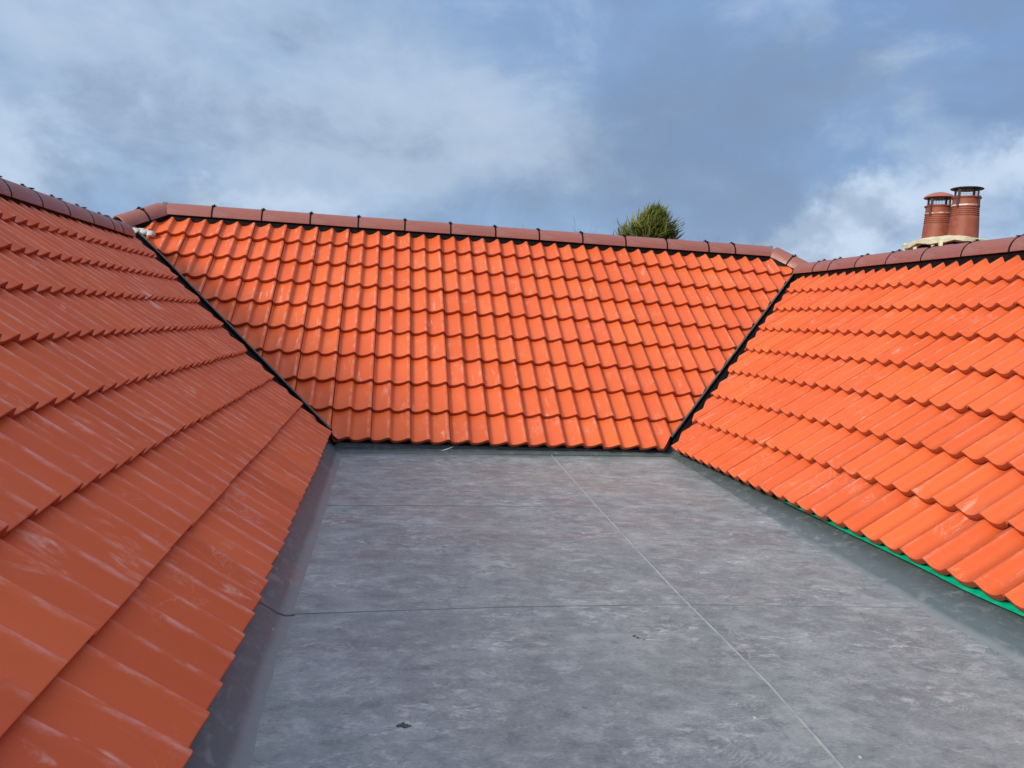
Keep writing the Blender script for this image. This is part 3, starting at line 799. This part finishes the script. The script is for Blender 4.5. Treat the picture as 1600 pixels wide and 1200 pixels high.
bm = bmesh.new(); tl = bm.verts.layers.float.new('tone')
def spray(p, d, L, w_, tone):
    """a curved, pointed shoot: a bent spindle with short side shoots, like cypress foliage"""
    side = d.cross(A_((0, 0, 1))); side = side.normalized() if side.length > .01 else A_((1, 0, 0)); upv = side.cross(d)
    n = 4; prev = None; pos = []
    for i in range(n + 1):
        t_ = i / n; c = p + d * (L * t_) + A_((0, 0, L * .30 * t_ * t_)); pos.append(c)
        r = w_ * (.45 + 1.1 * t_) * (1 - t_) ** .8 * 1.15 + .0015; ring = []
        for j in range(3):
            a = 2 * math.pi * j / 3; v = bm.verts.new(c + side * math.cos(a) * r + upv * math.sin(a) * r * .6); v[tl] = min(1, tone * (.65 + .5 * t_)); ring.append(v)
        if prev:
            for j in range(3): bm.faces.new((prev[j], prev[(j + 1) % 3], ring[(j + 1) % 3], ring[j]))
        prev = ring
    for k in range(7):
        t_ = .12 + .11 * k; i = int(t_ * n); c = pos[i].lerp(pos[min(n, i + 1)], t_ * n - i); s_ = 1 if k % 2 else -1
        dd = (d * .75 + side * s_ * .62 + A_((0, 0, .25))).normalized(); l = L * (.36 - .030 * k)
        b0 = c + upv * .004; va = bm.verts.new(b0 - d * w_ * .35); vb = bm.verts.new(b0 + d * w_ * .35); vc = bm.verts.new(c + dd * l); vm = bm.verts.new(c + dd * l * .5 + upv * w_ * .5)
        for v in (va, vb, vc, vm): v[tl] = min(1, tone * 1.05)
        bm.faces.new((va, vb, vm)); bm.faces.new((va, vm, vc)); bm.faces.new((vm, vb, vc))
clumps = []
for k in range(300):
    h = .05 + 7.5 * rt.random() ** 2.2; a = rt.uniform(0, 2 * math.pi); r = crown_r(h) * (rt.random() ** .40) * rt.uniform(.70, .92)
    clumps.append((A_((tx + math.cos(a) * r, ty + math.sin(a) * r, tz - h - .22)), a, h, rt.uniform(.35, 1)))
clumps.append((A_((tx - .80, ty - .2, tz - .80)), math.pi, .9, .7)); clumps.append((A_((tx + .0, ty, tz - .26)), 0, .1, .9))
clumps.append((A_((tx - .52, ty - .1, tz - .55)), math.pi, .5, .9)); clumps.append((A_((tx + .62, ty - .1, tz - .52)), 0, .5, .7))
for c, a, h, tone in clumps:
    big = 1.0 if h < 2.2 else 1.9
    for q in range(20 if h < 2.2 else 12):
        out = A_((math.cos(a + rt.gauss(0, .75)), math.sin(a + rt.gauss(0, .75)), 0))
        lean = rt.uniform(.5, 1.7) if h > .3 else rt.uniform(.05, .5)
        d = (out * lean + A_((.42, 0, rt.uniform(.15, .75)))).normalized()
        p = c + A_((rt.gauss(0, .10), rt.gauss(0, .10), rt.gauss(0, .085))) * big - out * .05
        spray(p, d, rt.uniform(.16, .44) * big, rt.uniform(.016, .030) * big, max(.02, min(1, tone ** 2.2 * rt.uniform(.4, 1.4))))
crown = link('crown', bm, M_FOL, tree); crown.data.transform(Matrix.Translation(-tree.location))

# bare winter trees, only their top twigs clear the ridge
def bare(name, label, base, top, seed, spread):
    r_ = random.Random(seed); e = empty(name, base); tag(e, label, 'tree', 'bare trees beyond the rear ridge')
    bm = bmesh.new(); cr = bmesh.new(); base = A_(base); H = top - base.z
    tube(bm, [base, base + A_((.1, 0, H * .4)), base + A_((0, .1, H * .62))], [.14, .10, .07], 8)
    def grow(bmx, p, d, L, rad, lvl):
        pts = [p]; 
        for i in range(4):
            d = (d + A_((r_.gauss(0, .13), r_.gauss(0, .13), .05))).normalized(); pts.append(pts[-1] + d * L / 4)
        tube(bmx, pts, [rad * (1 - .6 * i / 4) for i in range(5)], 4)
        if lvl:
            for k in range(3 if lvl > 1 else 4):
                q = pts[r_.choice((2, 3, 4))]; a = r_.uniform(0, 6.283)
                grow(cr, q, (d + A_((math.cos(a), math.sin(a), .3)) * .55).normalized(), L * .62, rad * .5, lvl - 1)
    for k in range(5):
        a = k * 1.257 + .3; grow(cr, base + A_((0, .1, H * (.5 + .03 * k))), A_((math.cos(a) * spread, math.sin(a) * spread, 1)).normalized(), H * .21, .04, 4)
    zmax = max(v.co.z for v in cr.verts); k = (top - base.z) / (zmax - base.z)
    for b_ in (bm, cr):
        for v in b_.verts: v.co.z = base.z + (v.co.z - base.z) * k
    for nme, b_ in (('trunk', bm), ('twigs', cr)):
        o = link(nme, b_, M_BARK, e); o.data.transform(Matrix.Translation(-base))
bare('bare_tree', 'bare leafless twigs just left of the conifer above the ridge', (5.9, 17.5, -6), 4.15, 5, .6)
bare('bare_tree', 'few bare twigs right of the conifer above the ridge', (10.1, 18.0, -6), 4.05, 9, .35)

# ---------------------------------------------------------------- litter on the flat roof
def clump(label, x, y, n, s_, cat, seed, elong=1.0, rot=0.0):
    r_ = random.Random(seed); bm = bmesh.new()
    for k in range(n):
        q = bmesh.ops.create_icosphere(bm, subdivisions=1, radius=s_ * r_.uniform(.12, .32))
        a, rd = r_.uniform(0, 6.283), s_ * math.sqrt(r_.random()); cx, cy = rd * math.cos(a) * elong, rd * math.sin(a) * .55
        c = A_((cx * math.cos(rot) - cy * math.sin(rot), cx * math.sin(rot) + cy * math.cos(rot), s_ * .08))
        for v in q['verts']: v.co = A_((v.co.x, v.co.y, v.co.z * .4)) * (1 + .5 * noise.noise(v.co * 200 + c * 50)) + c
    o = link('debris', bm, M_DIRT); o.location = (x, y, dz(x, y) + .001); tag(o, label, cat, 'bits of debris lying on the flat roof')
clump('dark flat crumbly scab of dirt lying on the near part of the flat roof', .312, -4.09, 26, .017, 'debris', 2)
clump('thin dark sliver of debris lying on the flat roof left of the long seam', 1.11, -3.545, 9, .016, 'debris', 3, 1.5, -.9)
clump('small dark speck of dirt between the crumbly scab and the long seam', .80, -4.02, 5, .007, 'debris', 6)
bm = bmesh.new(); n = 8; prev = None
for i in range(n + 1):
    t_ = i / n; w_ = .006 * math.sin(math.pi * min(1, t_ * .92 + .06)) + .0008
    c = A_((.085 * t_, -.02 * t_, .035 * t_ ** 1.4)); ring = [bm.verts.new(c + A_((.2 * w_, -w_, -w_ * .3))), bm.verts.new(c + A_((0, 0, -.003))), bm.verts.new(c + A_((-.2 * w_, w_, w_ * .5)))]
    if prev:
        for k in range(2): bm.faces.new((prev[k], prev[k + 1], ring[k + 1], ring[k]))
    prev = ring
o = link('leaf', bm, M_LEAF); o.location = (.70, -.015, -.085); tag(o, 'pale curled leaf caught under the rear eaves tiles', 'leaf')
sol = o.modifiers.new('thickness', 'SOLIDIFY'); sol.thickness = .0008
